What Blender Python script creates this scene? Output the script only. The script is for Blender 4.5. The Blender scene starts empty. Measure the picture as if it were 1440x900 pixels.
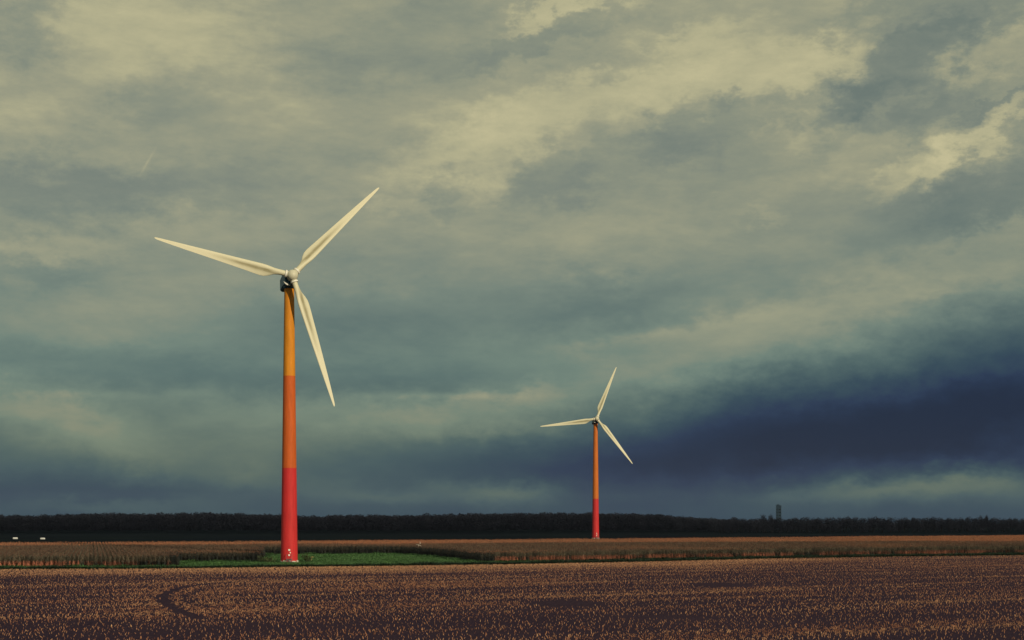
import bpy, bmesh, math
import numpy as np
from mathutils import Vector, Matrix

rng = np.random.default_rng(7)
sc = bpy.context.scene
COL = sc.collection
PI = math.pi

# ------------------------------------------------------------------ camera
FPX = 2000.0            # focal length in photograph pixels (1440 wide)
CAM_H = 7.9
HOR = 733.0             # horizon row in the photograph

cam = bpy.data.cameras.new('camera')
cam.sensor_width = 36.0
cam.lens = 36.0 * FPX / 1440.0
cam.shift_y = (HOR - 450.0) / 1440.0
cam.clip_start = 0.5
cam.clip_end = 30000.0
camo = bpy.data.objects.new('camera', cam)
camo.location = (0, 0, CAM_H)
camo.rotation_euler = (PI / 2, 0, 0)
COL.objects.link(camo)
sc.camera = camo


def G(px, py):
    """point of the flat land seen at a place in the photograph"""
    d = CAM_H * FPX / (py - HOR)
    return ((px - 720.0) / FPX * d, d)


# ------------------------------------------------------------------ helpers
def tag(o, label=None, cat=None, group=None, kind=None):
    if label: o['label'] = label
    if cat: o['category'] = cat
    if group: o['group'] = group
    if kind: o['kind'] = kind
    return o


def link(name, me, parent=None):
    o = bpy.data.objects.new(name, me)
    COL.objects.link(o)
    if parent: o.parent = parent
    return o


def empty(name, loc, rz=0.0):
    o = bpy.data.objects.new(name, None)
    o.location = loc
    o.rotation_euler = (0, 0, rz)
    COL.objects.link(o)
    return o


class MB:
    """collects faces with material slots"""
    def __init__(s): s.v, s.f, s.m = [], [], []

    def face(s, pts, mi=0):
        b = len(s.v)
        s.v.extend([tuple(p) for p in pts])
        s.f.append(tuple(range(b, b + len(pts))))
        s.m.append(mi)

    def grid(s, rings, closed=True, mi=0, cap0=False, cap1=False):
        b = len(s.v); n = len(rings[0])
        for r in rings: s.v.extend([tuple(p) for p in r])
        for i in range(len(rings) - 1):
            for j in range(n if closed else n - 1):
                k = (j + 1) % n
                s.f.append((b + i*n + j, b + i*n + k, b + (i+1)*n + k, b + (i+1)*n + j))
                s.m.append(mi)
        if cap0: s.f.append(tuple(b + j for j in reversed(range(n)))); s.m.append(mi)
        if cap1: s.f.append(tuple(b + (len(rings)-1)*n + j for j in range(n))); s.m.append(mi)

    def tube(s, p, q, r0, r1, n=8, mi=0, caps=True):
        p, q = Vector(p), Vector(q)
        d = (q - p).normalized()
        a = d.orthogonal().normalized(); c = d.cross(a)
        R = []
        for P, r in ((p, r0), (q, r1)):
            R.append([P + (a*math.cos(2*PI*j/n) + c*math.sin(2*PI*j/n))*r for j in range(n)])
        s.grid(R, True, mi, caps, caps)

    def box(s, c, h, mi=0, rz=0.0):
        ca, sa = math.cos(rz), math.sin(rz)
        P = []
        for dz in (-1, 1):
            for dx, dy in ((-1, -1), (1, -1), (1, 1), (-1, 1)):
                x, y = dx*h[0], dy*h[1]
                P.append((c[0] + x*ca - y*sa, c[1] + x*sa + y*ca, c[2] + dz*h[2]))
        b = len(s.v); s.v.extend(P)
        for q in ((0,3,2,1), (4,5,6,7), (0,1,5,4), (1,2,6,5), (2,3,7,6), (3,0,4,7)):
            s.f.append(tuple(b + i for i in q)); s.m.append(mi)

    def mesh(s, name, mats, smooth=False):
        me = bpy.data.meshes.new(name)
        me.from_pydata(s.v, [], s.f)
        for m in mats: me.materials.append(m)
        me.polygons.foreach_set('material_index', s.m)
        if smooth: me.polygons.foreach_set('use_smooth', [True]*len(s.f))
        me.update()
        return me

    def build(s, name, mats, parent=None, smooth=False, bevel=0.0, auto=None):
        if not isinstance(mats, (list, tuple)): mats = [mats]
        o = link(name, s.mesh(name, mats, smooth), parent)
        if bevel:
            b = o.modifiers.new('bevel', 'BEVEL'); b.width = bevel; b.segments = 3
            b.limit_method = 'ANGLE'
        return o


# ------------------------------------------------------------------ materials
class NT:
    def __init__(s, tree): s.t = tree; s.n = tree.nodes; s.l = tree.links
    def new(s, typ, **kw):
        n = s.n.new(typ)
        for k, v in kw.items(): setattr(n, k, v)
        return n
    def con(s, a, b): s.l.new(a, b)
    def put(s, sock, v):
        if isinstance(v, bpy.types.NodeSocket): s.l.new(v, sock)
        else: sock.default_value = v
    def math(s, op, a, b=0.0, c=0.0, clamp=False):
        n = s.new('ShaderNodeMath', operation=op, use_clamp=clamp)
        s.put(n.inputs[0], a); s.put(n.inputs[1], b); s.put(n.inputs[2], c)
        return n.outputs[0]
    def noise(s, vec, scale, detail=4.0, rough=0.55, dim='3D', dist=0.0):
        n = s.new('ShaderNodeTexNoise', noise_dimensions=dim)
        if vec is not None: s.con(vec, n.inputs['Vector'])
        n.inputs['Scale'].default_value = scale
        n.inputs['Detail'].default_value = detail
        n.inputs['Roughness'].default_value = rough
        n.inputs['Distortion'].default_value = dist
        return n
    def mixc(s, fac, a, b):
        n = s.new('ShaderNodeMix', data_type='RGBA')
        s.put(n.inputs[0], fac)
        for i, v in ((6, a), (7, b)):
            if isinstance(v, bpy.types.NodeSocket): s.l.new(v, n.inputs[i])
            else: n.inputs[i].default_value = (v[0], v[1], v[2], 1)
        return n.outputs[2]
    def mapr(s, v, a, b, c, d):
        n = s.new('ShaderNodeMapRange')
        s.put(n.inputs[0], v)
        for i, q in enumerate((a, b, c, d)): n.inputs[i+1].default_value = q
        return n.outputs[0]


def mat(name, color, rough=0.6, spec=0.3):
    m = bpy.data.materials.new(name); m.use_nodes = True
    t = NT(m.node_tree)
    p = m.node_tree.nodes['Principled BSDF']
    p.inputs['Base Color'].default_value = (*color, 1)
    p.inputs['Roughness'].default_value = rough
    p.inputs['Specular IOR Level'].default_value = spec
    return m, t, p


def paint(name, color, rough=0.45, var=0.12, scale=0.6, spec=0.4, stretch=(1, 1, 0.15)):
    """weathered paint: faint vertical streaks and blotches"""
    m, t, p = mat(name, color, rough, spec)
    tc = t.new('ShaderNodeTexCoord')
    mp = t.new('ShaderNodeMapping'); mp.inputs['Scale'].default_value = stretch
    t.con(tc.outputs['Object'], mp.inputs[0])
    n = t.noise(mp.outputs[0], scale*4, 5)
    f = t.mapr(n.outputs[0], 0.3, 0.75, 0, 1)
    dark = tuple(c*(1 - var*2) for c in color)
    t.con(t.mixc(f, color, dark), p.inputs['Base Color'])
    n2 = t.noise(tc.outputs['Object'], 3, 3)
    t.con(t.mapr(n2.outputs[0], 0.2, 0.8, rough - 0.08, rough + 0.12), p.inputs['Roughness'])
    return m


M = {}
M['red'] = paint('tower_red_paint', (0.58, 0.032, 0.036), var=0.13, rough=0.62, spec=0.2)
M['orange'] = paint('tower_orange_paint', (0.58, 0.115, 0.022), var=0.13, rough=0.62, spec=0.2)
M['amber'] = paint('tower_amber_paint', (0.68, 0.255, 0.020), var=0.13, rough=0.62, spec=0.2)
M['warm_orange'] = paint('tower_warm_orange_paint', (0.62, 0.165, 0.026), var=0.13, rough=0.62, spec=0.2)
M['cream'] = paint('hub_cream_paint', (0.62, 0.60, 0.47), var=0.08)
M['white'] = paint('white_paint', (0.80, 0.78, 0.72), var=0.08)
M['teal'] = paint('nacelle_teal_paint', (0.010, 0.080, 0.135), var=0.1, rough=0.4)
M['steel'] = paint('grey_steel', (0.18, 0.17, 0.18), var=0.1)
M['concrete'] = paint('pale_concrete', (0.62, 0.58, 0.52), rough=0.85, var=0.2, scale=2, stretch=(1, 1, 1))

# blade: cream gelcoat with a grime streak along the inner half
m, t, p = mat('blade_gelcoat', (0.64, 0.61, 0.46), 0.5, 0.35)
tc = t.new('ShaderNodeTexCoord'); sp = t.new('ShaderNodeSeparateXYZ'); t.con(tc.outputs['Object'], sp.inputs[0])
mp = t.new('ShaderNodeMapping'); mp.inputs['Scale'].default_value = (2.2, 0.5, 0.16); t.con(tc.outputs['Object'], mp.inputs[0])
n = t.noise(mp.outputs[0], 1.6, 5, 0.6)
x = t.math('SUBTRACT', sp.outputs[0], t.mapr(sp.outputs[2], 3, 20, 0.42, 0.22))
bx = t.math('EXPONENT', t.math('MULTIPLY', t.math('MULTIPLY', x, x), -9.0))
bz = t.math('MULTIPLY', t.mapr(sp.outputs[2], 2.2, 4.5, 0, 1), t.mapr(sp.outputs[2], 7, 16, 1, 0))
fac = t.math('MULTIPLY', t.math('MULTIPLY', bx, bz), t.mapr(n.outputs[0], 0.3, 0.6, 0.55, 1.1), clamp=True)
n3 = t.noise(mp.outputs[0], 5, 4)
base = t.mixc(t.mapr(n3.outputs[0], 0.35, 0.7, 0, 0.35), (0.66, 0.63, 0.47), (0.52, 0.49, 0.34))
t.con(t.mixc(fac, base, (0.20, 0.175, 0.085)), p.inputs['Base Color'])
M['blade'] = m

# soil
m, t, p = mat('ploughed_soil', (0.05, 0.035, 0.05), 0.95, 0.0)
tc = t.new('ShaderNodeTexCoord')
n1 = t.noise(tc.outputs['Object'], 0.05, 5); n2 = t.noise(tc.outputs['Object'], 2.2, 6, 0.65)
c1 = t.mixc(t.mapr(n1.outputs[0], 0.3, 0.7, 0, 1), (0.037, 0.028, 0.054), (0.052, 0.036, 0.060))
c2 = t.mixc(t.mapr(n2.outputs[0], 0.4, 0.75, 0, 1), c1, (0.072, 0.043, 0.050))
t.con(c2, p.inputs['Base Color'])
bp = t.new('ShaderNodeBump'); bp.inputs['Strength'].default_value = 1.0; bp.inputs['Distance'].default_value = 0.25
t.con(n2.outputs[0], bp.inputs['Height']); t.con(bp.outputs[0], p.inputs['Normal'])
M['soil'] = m

m, t, p = mat('corn_field_soil', (0.05, 0.035, 0.03), 0.95, 0.0)
M['corn_soil'] = m
m, t, p = mat('distant_meadow', (0.03, 0.05, 0.03), 0.95, 0.0)
tc = t.new('ShaderNodeTexCoord'); n1 = t.noise(tc.outputs['Object'], 0.02, 6)
t.con(t.mixc(t.mapr(n1.outputs[0], 0.35, 0.65, 0, 1), (0.007, 0.010, 0.015), (0.011, 0.016, 0.018)), p.inputs['Base Color'])
M['meadow'] = m
m, t, p = mat('turf_soil', (0.03, 0.08, 0.03), 0.95, 0.0)
tc = t.new('ShaderNodeTexCoord'); n1 = t.noise(tc.outputs['Object'], 0.12, 6)
t.con(t.mixc(t.mapr(n1.outputs[0], 0.35, 0.65, 0, 1), (0.018, 0.06, 0.022), (0.05, 0.12, 0.035)), p.inputs['Base Color'])
M['turf'] = m


def leafmat(name, ca, cb, attr=None, cc=None, rough=0.7, trans=0.0):
    """colour between ca and cb per instance; towards cc by an instance attribute"""
    m, t, p = mat(name, ca, rough, 0.15)
    oi = t.new('ShaderNodeObjectInfo')
    c = t.mixc(oi.outputs['Random'], ca, cb)
    if attr:
        a = t.new('ShaderNodeAttribute', attribute_type='INSTANCER', attribute_name=attr)
        c = t.mixc(a.outputs['Fac'], c, cc)
    t.con(c, p.inputs['Base Color'])
    return m


M['corn_leaf'] = leafmat('corn_leaf_green', (0.034, 0.034, 0.028), (0.150, 0.118, 0.085), 'edge_dark', (0.012, 0.018, 0.020))
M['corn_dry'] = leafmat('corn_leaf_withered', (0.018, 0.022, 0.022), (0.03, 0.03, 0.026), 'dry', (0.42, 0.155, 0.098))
M['corn_top'] = leafmat('corn_tassel', (0.12, 0.066, 0.054), (0.20, 0.11, 0.078), 'sunlit', (0.60, 0.235, 0.125))
M['straw'] = leafmat('straw_stub', (0.40, 0.185, 0.105), (0.15, 0.060, 0.045), 'pale', (0.58, 0.33, 0.19))
M['husk'] = leafmat('dry_husk', (0.16, 0.060, 0.044), (0.42, 0.185, 0.105), 'pale', (0.54, 0.27, 0.135))
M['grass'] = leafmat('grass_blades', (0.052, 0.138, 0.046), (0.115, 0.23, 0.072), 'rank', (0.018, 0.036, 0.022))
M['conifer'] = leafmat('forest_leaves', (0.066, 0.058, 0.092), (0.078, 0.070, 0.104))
M['bark'] = mat('bark', (0.05, 0.04, 0.035), 0.9, 0.1)[0]
M['shrub'] = leafmat('shrub_leaves', (0.05, 0.07, 0.03), (0.07, 0.08, 0.035))
M['shrub_dry'] = leafmat('shrub_dry_leaves', (0.30, 0.24, 0.10), (0.22, 0.16, 0.07))
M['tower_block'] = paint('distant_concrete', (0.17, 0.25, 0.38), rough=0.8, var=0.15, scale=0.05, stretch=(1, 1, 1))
M['dark_glass'] = mat('dark_window_glass', (0.02, 0.025, 0.03), 0.25, 0.5)[0]
M['wrap'] = paint('white_wrap', (0.66, 0.67, 0.68), rough=0.35, var=0.04)
M['bird'] = mat('white_feathers', (0.75, 0.68, 0.6), 0.8, 0.2)[0]
M['beak'] = mat('bird_grey', (0.25, 0.22, 0.2), 0.8, 0.2)[0]


# ------------------------------------------------------------------ numpy noise and polygons
def vnoise(x, y, seed=0):
    """smooth lattice noise 0..1"""
    r = np.random.default_rng(seed).random((256, 256))
    xi = np.floor(x).astype(int); yi = np.floor(y).astype(int)
    fx = x - xi; fy = y - yi
    fx = fx*fx*(3 - 2*fx); fy = fy*fy*(3 - 2*fy)
    g = lambda a, b: r[a % 256, b % 256]
    return (g(xi, yi)*(1-fx) + g(xi+1, yi)*fx)*(1-fy) + (g(xi, yi+1)*(1-fx) + g(xi+1, yi+1)*fx)*fy


def inside(px, py, poly):
    r = np.zeros(len(px), bool)
    n = len(poly)
    for i in range(n):
        x0, y0 = poly[i]; x1, y1 = poly[(i+1) % n]
        if y0 == y1: continue
        c = ((y0 > py) != (y1 > py)) & (px < (x1 - x0)*(py - y0)/(y1 - y0) + x0)
        r ^= c
    return r


def edge_dist(px, py, line):
    """distance to a polyline"""
    d = np.full(len(px), 1e9)
    for (x0, y0), (x1, y1) in zip(line[:-1], line[1:]):
        vx, vy = x1 - x0, y1 - y0
        tt = np.clip(((px - x0)*vx + (py - y0)*vy)/(vx*vx + vy*vy), 0, 1)
        d = np.minimum(d, np.hypot(px - x0 - tt*vx, py - y0 - tt*vy))
    return d


def scatter(name, protos, pts, rotz, scl, var, attrs, tilt=None, kind='stuff'):
    """one object whose geometry nodes stand a plant on every point"""
    n = len(pts)
    me = bpy.data.meshes.new(name)
    me.vertices.add(n)
    me.vertices.foreach_set('co', np.asarray(pts, np.float32).ravel())
    rot = np.zeros((n, 3), np.float32); rot[:, 2] = rotz
    if tilt is not None: rot[:, :2] = tilt
    S = np.asarray(scl, np.float32)
    if S.ndim == 1: S = np.repeat(S[:, None], 3, 1)
    for nm, typ, arr, key in (('rot', 'FLOAT_VECTOR', rot, 'vector'), ('scl', 'FLOAT_VECTOR', S, 'vector'), ('var', 'INT', np.asarray(var, np.int32), 'value')):
        a = me.attributes.new(nm, typ, 'POINT'); a.data.foreach_set(key, arr.ravel())
    for nm, arr in attrs.items():
        a = me.attributes.new(nm, 'FLOAT', 'POINT'); a.data.foreach_set('value', np.asarray(arr, np.float32))
    me.update()
    o = link(name, me)
    o['kind'] = kind
    pc = bpy.data.collections.new(name + '_plants')
    for pm in protos:
        pc.objects.link(bpy.data.objects.new(pm.name, pm))
    ng = bpy.data.node_groups.new(name + '_nodes', 'GeometryNodeTree')
    ng.interface.new_socket('Geometry', in_out='INPUT', socket_type='NodeSocketGeometry')
    ng.interface.new_socket('Geometry', in_out='OUTPUT', socket_type='NodeSocketGeometry')
    N, L = ng.nodes, ng.links
    gi = N.new('NodeGroupInput'); go = N.new('NodeGroupOutput')
    ci = N.new('GeometryNodeCollectionInfo'); ci.inputs[0].default_value = pc
    ci.inputs[1].default_value = True; ci.inputs[2].default_value = True
    ip = N.new('GeometryNodeInstanceOnPoints'); ip.inputs['Pick Instance'].default_value = True
    def at(nm, typ):
        a = N.new('GeometryNodeInputNamedAttribute'); a.data_type = typ; a.inputs[0].default_value = nm
        return a.outputs[0]
    e = N.new('FunctionNodeEulerToRotation')
    L.new(at('rot', 'FLOAT_VECTOR'), e.inputs[0])
    L.new(gi.outputs[0], ip.inputs['Points']); L.new(ci.outputs[0], ip.inputs['Instance'])
    L.new(at('var', 'INT'), ip.inputs['Instance Index'])
    L.new(e.outputs[0], ip.inputs['Rotation']); L.new(at('scl', 'FLOAT_VECTOR'), ip.inputs['Scale'])
    L.new(ip.outputs[0], go.inputs[0])
    md = o.modifiers.new('scatter', 'NODES'); md.node_group = ng
    return o


def sheet(name, poly, z, material, kind='structure'):
    me = bpy.data.meshes.new(name)
    bm = bmesh.new()
    f = bm.faces.new([bm.verts.new((x, y, z)) for x, y in poly])
    bmesh.ops.triangulate(bm, faces=[f])
    bm.normal_update()
    for f in bm.faces:
        if f.normal.z < 0: f.normal_flip()
    bm.to_mesh(me); bm.free()
    me.materials.append(material)
    o = link(name, me); o['kind'] = kind
    return o


# ------------------------------------------------------------------ land
def disc(name, R, z, material):
    b = MB()
    radii = [0, 60, 200, 500, 1200, 3000, R]
    rings = [[(r*math.cos(2*PI*k/96), r*math.sin(2*PI*k/96), z) for k in range(96)] for r in radii[1:]]
    b.grid(rings)
    b.f.append(tuple(range(96))); b.m.append(0)
    o = b.build(name, material); o['kind'] = 'structure'
    return o

disc('ground', 6000, 0.0, M['meadow'])

EDGE = [G(-900, 803.5), G(-300, 802), G(0, 800.8), G(180, 800.3), G(300, 799.2), G(400, 797.6), G(540, 796.2), G(720, 793.7),
        G(900, 790.4), G(1080, 785.8), G(1260, 783), G(1440, 781), G(1900, 776.5)]
stub_poly = [(-160, 30), (160, 30)] + [(330, EDGE[-1][1])] + EDGE[::-1] + [(-300, EDGE[0][1])]
sheet('stubble_field', stub_poly, 0.012, M['soil'])
front = [G(-500, 799.5), G(0, 798.0), G(250, 797.3)]
clear_ = [G(251, 791), G(368, 790.3), G(372, 780.2), G(430, 780), G(560, 779.2), G(610, 783), G(672, 790.8)]
right = [G(720, 790.3), G(900, 787.3), G(1080, 783.6), G(1260, 780.8), G(1440, 778.6), G(1800, 775)]
near_line = front + clear_ + right
far_line = [(330, 690), (214, 596), (110, 527), (0, 456), (-75, 413), (-139, 386), (-260, 335)]
corn_poly = near_line + far_line
verge_poly = EDGE + [(330, 480)] + near_line[::-1]
# the grass goes a little way under the corn so no bare seam shows
sheet('corn_field', corn_poly, 0.018, M['corn_soil'])
sheet('grass_verge', verge_poly, 0.010, M['turf'])

# ------------------------------------------------------------------ corn
def ribbon(b, p, d0, up, L, w, droop, seg, mi, side):
    """arching leaf"""
    p = Vector(p); d = Vector(d0)
    prev = None
    for i in range(seg + 1):
        s_ = i/seg
        h = w*math.sin(PI*min(1, 0.25 + 0.75*s_))**0.8 if s_ < 1 else 0.004
        c = p + d*(L*s_) + Vector((0, 0, up*L*s_ - droop*L*s_*s_))
        cur = (c - side*h*0.5, c + side*h*0.5)
        if prev: b.face((prev[0], prev[1], cur[1], cur[0]), mi)
        prev = cur


def corn_segment(name, seed, nplant=4, length=1.2):
    r = np.random.default_rng(seed); b = MB()
    for k in range(nplant):
        x = -length/2 + (k + 0.5)*length/nplant + r.normal()*0.05
        y = r.normal()*0.09
        H = r.normal(1.98, 0.17)
        lean = Vector((r.normal()*0.06, r.normal()*0.06, 0))
        b.tube((x, y, 0), Vector((x, y, 0.85)) + lean*0.4, 0.022, 0.018, 4, 1, False)
        b.tube(Vector((x, y, 0.85)) + lean*0.4, Vector((x, y, H)) + lean, 0.018, 0.008, 4, 0, False)
        nl = 11
        for j in range(nl):
            h = 0.22 + (H - 0.30)*j/(nl - 1)
            a = (j % 2)*PI + r.normal()*0.6 + PI/2*(seed % 2)
            d = Vector((math.cos(a), math.sin(a), 0)); side = Vector((-d.y, d.x, 0.15))
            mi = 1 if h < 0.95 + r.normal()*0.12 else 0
            L = r.uniform(0.45, 0.75)*(0.75 if j > nl - 3 else 1.0)
            ribbon(b, Vector((x, y, h)) + lean*h/H, d*0.72, r.uniform(0.7, 1.05), L, r.uniform(0.075, 0.11),
                   r.uniform(0.9, 1.7) if mi == 0 else r.uniform(1.4, 2.4), 3, mi, side)
        # a dry ear
        b.tube(Vector((x, y, 0.9)), Vector((x + r.normal()*.06, y + r.normal()*.06, 1.14)), 0.035, 0.02, 4, 1, False)
        for j in range(6):
            a = r.uniform(0, 2*PI); d = Vector((math.cos(a), math.sin(a), 0))*r.uniform(0.15, 0.6)
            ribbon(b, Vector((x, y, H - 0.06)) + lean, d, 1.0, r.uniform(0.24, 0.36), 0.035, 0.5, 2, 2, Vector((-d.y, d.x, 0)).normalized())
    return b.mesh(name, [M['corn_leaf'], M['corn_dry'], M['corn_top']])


corn_protos = [corn_segment('corn_plants.%03d' % i, 40 + i) for i in range(6)]
rd = np.array([-0.283, 0.959]); qd = np.array([0.959, 0.283])
kk, jj = np.meshgrid(np.arange(-420, 620), np.arange(-60, 560), indexing='ij')
kk = kk.ravel(); jj = jj.ravel()
org = np.array([0.0, 230.0])
P = org + kk[:, None]*0.75*qd + (jj[:, None]*1.2 + (kk[:, None] % 7)*0.17)*rd
ok = inside(P[:, 0], P[:, 1], corn_poly) & (np.abs(P[:, 0]) < 0.50*P[:, 1])
P = P[ok]
P += rng.normal(0, 0.055, P.shape)
n = len(P)
X, Y = P[:, 0], P[:, 1]
clump = vnoise(X/6, Y/6, 3)*0.6 + vnoise(X/1.8, Y/1.8, 4)*0.4
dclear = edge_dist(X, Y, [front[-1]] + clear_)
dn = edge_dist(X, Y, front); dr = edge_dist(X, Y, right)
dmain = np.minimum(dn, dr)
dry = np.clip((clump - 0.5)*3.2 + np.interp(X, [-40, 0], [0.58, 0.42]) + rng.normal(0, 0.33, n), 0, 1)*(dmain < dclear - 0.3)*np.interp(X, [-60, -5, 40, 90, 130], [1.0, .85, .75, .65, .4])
edge_dark = np.clip(1.35 - dclear/3.0, 0, 1)*(dmain > dclear - 0.3)*rng.uniform(0.6, 1.0, n)  # darker leaves in a band along the clearing
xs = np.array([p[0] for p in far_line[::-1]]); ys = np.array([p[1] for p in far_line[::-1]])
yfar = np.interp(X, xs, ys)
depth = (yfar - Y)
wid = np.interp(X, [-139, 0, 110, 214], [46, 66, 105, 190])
sunlit = np.clip((wid - depth)/(0.25*wid) + 0.5, 0, 1)*0.9  # sunlight on the far band, put into the tassel colour
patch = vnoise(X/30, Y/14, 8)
sunlit = np.clip(sunlit*(0.75 + 0.4*patch) + np.clip((patch - 0.55)*1.2, 0, 0.3), 0, 1)
S = np.ones((n, 3)); S[:, 2] = 0.93 + 0.10*vnoise(X/9, Y/9, 5) + rng.normal(0, 0.035, n)
rz = math.atan2(rd[1], rd[0]) + rng.integers(0, 2, n)*PI + rng.normal(0, 0.05, n)
corn = scatter('corn_crop', corn_protos, np.c_[X, Y, np.full(n, 0.01)], rz, S, rng.integers(0, 6, n), {'dry': dry, 'sunlit': sunlit, 'edge_dark': edge_dark})
tag(corn, 'standing crop of ripening corn with brown tassels beyond the stubble', 'corn')
print('corn segments', n)

# ------------------------------------------------------------------ stubble
def stubble_segment(name, seed, nst, nhusk):
    r = np.random.default_rng(seed); b = MB()
    for k in range(nst):
        x = r.uniform(-0.25, 0.25); y = r.normal()*0.12
        h = r.uniform(0.06, 0.19)
        l = Vector((r.normal()*0.06, r.normal()*0.06, h))
        w = r.uniform(0.018, 0.030)
        b.tube((x, y, 0), Vector((x, y, 0)) + l, w, w*0.85, 5, 0, True)
    for k in range(nhusk):
        x = r.uniform(-0.27, 0.27); y = r.normal()*0.2
        a = r.uniform(0, 2*PI); d = Vector((math.cos(a), math.sin(a), 0))
        ribbon(b, (x, y, r.uniform(0.01, 0.03)), d, r.uniform(0.05, 0.6), r.uniform(0.10, 0.28), r.uniform(0.03, 0.07), r.uniform(0.2, 0.9), 2, 1, Vector((-d.y, d.x, r.uniform(-.6, .6))))
    return b.mesh(name, [M['straw'], M['husk']])


stub_protos = []
for i, (a, c) in enumerate([(1, 0), (1, 0), (1, 1), (2, 1), (2, 3), (3, 5)]):
    stub_protos.append(stubble_segment('stubble_row.%03d' % i, 90 + i, a, c))
sd = np.array([1.0, 0.5]); sd /= np.linalg.norm(sd); td = np.array([-sd[1], sd[0]])
kk, jj = np.meshgrid(np.arange(0, 420), np.arange(-520, 840), indexing='ij')
kk = kk.ravel(); jj = jj.ravel()
Q = np.array([0.0, 60.0]) + kk[:, None]*0.75*td + (jj[:, None]*0.5 + (kk[:, None] % 5)*0.21)*sd
ok = inside(Q[:, 0], Q[:, 1], stub_poly) & (np.abs(Q[:, 0]) < 0.46*Q[:, 1]) & (Q[:, 1] > 78)
Q = Q[ok]; X, Y = Q[:, 0], Q[:, 1]
u = X*sd[0] + Y*sd[1]; v = X*td[0] + Y*td[1]
d = 0.60*vnoise(u/38, v/3.2, 11) + 0.40*vnoise(u/9, v/1.6, 12) + 0.25*(vnoise(u/60, v/16, 13) - 0.5)
d = np.clip((d - 0.5)*2.0 + 0.40, 0.06, 1)
de = edge_dist(X, Y, EDGE)
fade = np.interp(X, [-90, -40, 20, 45, 75], [0.8, 1.0, 1.0, 0.8, 0.2])
strip = np.clip(1.35 - de/(22 + 10*vnoise(u/20, v/9, 14)), 0, 1)*fade
d = np.clip(d*(1 - 0.45*np.clip(1.6 - de/60, 0, 1)) + strip*1.0, 0, 1)
# wheel tracks of a turning tractor, and a bare wet patch
tr1 = [G(345, 823), G(310, 825), G(286, 829), G(270, 834), G(263, 840), G(267, 846), G(279, 851), G(296, 855)]
tr2 = [G(420, 818), G(330, 819.5), G(290, 821.5), G(256, 827), G(238, 833), G(229, 840), G(231, 847), G(240, 854), G(256, 862), G(285, 871)]
for tr in (tr1, tr2):
    dt = edge_dist(X, Y, tr)
    d = np.where(dt < 0.66, 0.0, np.clip(d + 0.22*np.clip(1.5 - dt/6, 0, 1), 0, 1))
bx, by = G(795, 849)
bare = ((X - bx)/4.6)**2 + ((Y - by)/7.0)**2
bx, by = G(1015, 823)
bare = np.minimum(bare, ((X - bx)/5)**2 + ((Y - by)/8.0)**2)
bx, by = G(930, 868)
bare = np.minimum(bare, ((X - bx)/6)**2 + ((Y - by)/2.5)**2)
d = d*np.clip((bare - 0.5)*1.5, 0, 1)
keep = rng.random(len(d)) < np.clip(0.40 + d*1.0, 0, 0.97)*(d > 0.005)
X, Y, d, u, v = X[keep], Y[keep], d[keep], u[keep], v[keep]
n = len(X)
var = np.clip((d*4.6 + rng.normal(0, 0.9, n)).astype(int), 0, 5)
rz = math.atan2(sd[1], sd[0]) + rng.integers(0, 2, n)*PI + rng.normal(0, 0.1, n)
pale = np.clip(0.7*vnoise(u/25, v/2.0, 21) - 0.2 + 0.5*strip[keep] + (rng.random(n) < 0.07)*0.7, 0, 1)
st = scatter('corn_stubble', stub_protos, np.c_[X + rng.normal(0, .1, n), Y + rng.normal(0, .1, n), np.full(n, 0.012)], rz,
             0.5 + 0.6*rng.random(n), var, {'pale': pale})
tag(st, 'tan stubs and husks left in rows on the dark soil', 'stubble')
print('stubble segments', n)

# ------------------------------------------------------------------ grass
def tuft(name, seed, nb):
    r = np.random.default_rng(seed); b = MB()
    for k in range(nb):
        a = r.uniform(0, 2*PI); d = Vector((math.cos(a), math.sin(a), 0))
        ribbon(b, (r.normal()*0.16, r.normal()*0.16, 0), d*r.uniform(0.2, 0.9), 1.0, r.uniform(0.7, 1.2), 0.07, r.uniform(0.1, 0.6), 2, 0, Vector((-d.y, d.x, 0)))
    return b.mesh(name, [M['grass']])

grass_protos = [tuft('grass_tuft.%03d' % i, 200 + i, 16) for i in range(4)]
N0 = 300000
bx0, bx1 = -180, 260
Q = np.c_[rng.uniform(bx0, bx1, N0), rng.uniform(215, 420, N0)]
ok = inside(Q[:, 0], Q[:, 1], verge_poly) & (np.abs(Q[:, 0]) < 0.46*Q[:, 1])
Q = Q[ok]; X, Y = Q[:, 0], Q[:, 1]
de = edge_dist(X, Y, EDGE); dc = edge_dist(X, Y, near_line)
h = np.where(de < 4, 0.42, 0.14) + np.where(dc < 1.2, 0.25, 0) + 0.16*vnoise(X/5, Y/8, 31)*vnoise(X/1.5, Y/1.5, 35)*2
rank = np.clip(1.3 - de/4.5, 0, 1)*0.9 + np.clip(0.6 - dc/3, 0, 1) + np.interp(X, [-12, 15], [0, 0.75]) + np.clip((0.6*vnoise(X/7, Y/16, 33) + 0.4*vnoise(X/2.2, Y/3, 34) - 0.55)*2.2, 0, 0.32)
h = h*rng.uniform(0.55, 1.5, len(X))
gS = np.c_[np.full(len(X), 1.6), np.full(len(X), 1.6), h*1.0]
gr = scatter('grass', grass_protos, np.c_[X, Y, np.full(len(X), 0.01)], rng.uniform(0, 2*PI, len(X)), gS, rng.integers(0, 4, len(X)), {'rank': np.clip(rank, 0, 1)})
tag(gr, 'green grass of the verge and the clearing around the nearer turbine', 'grass')
print('grass tufts', len(X))


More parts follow.
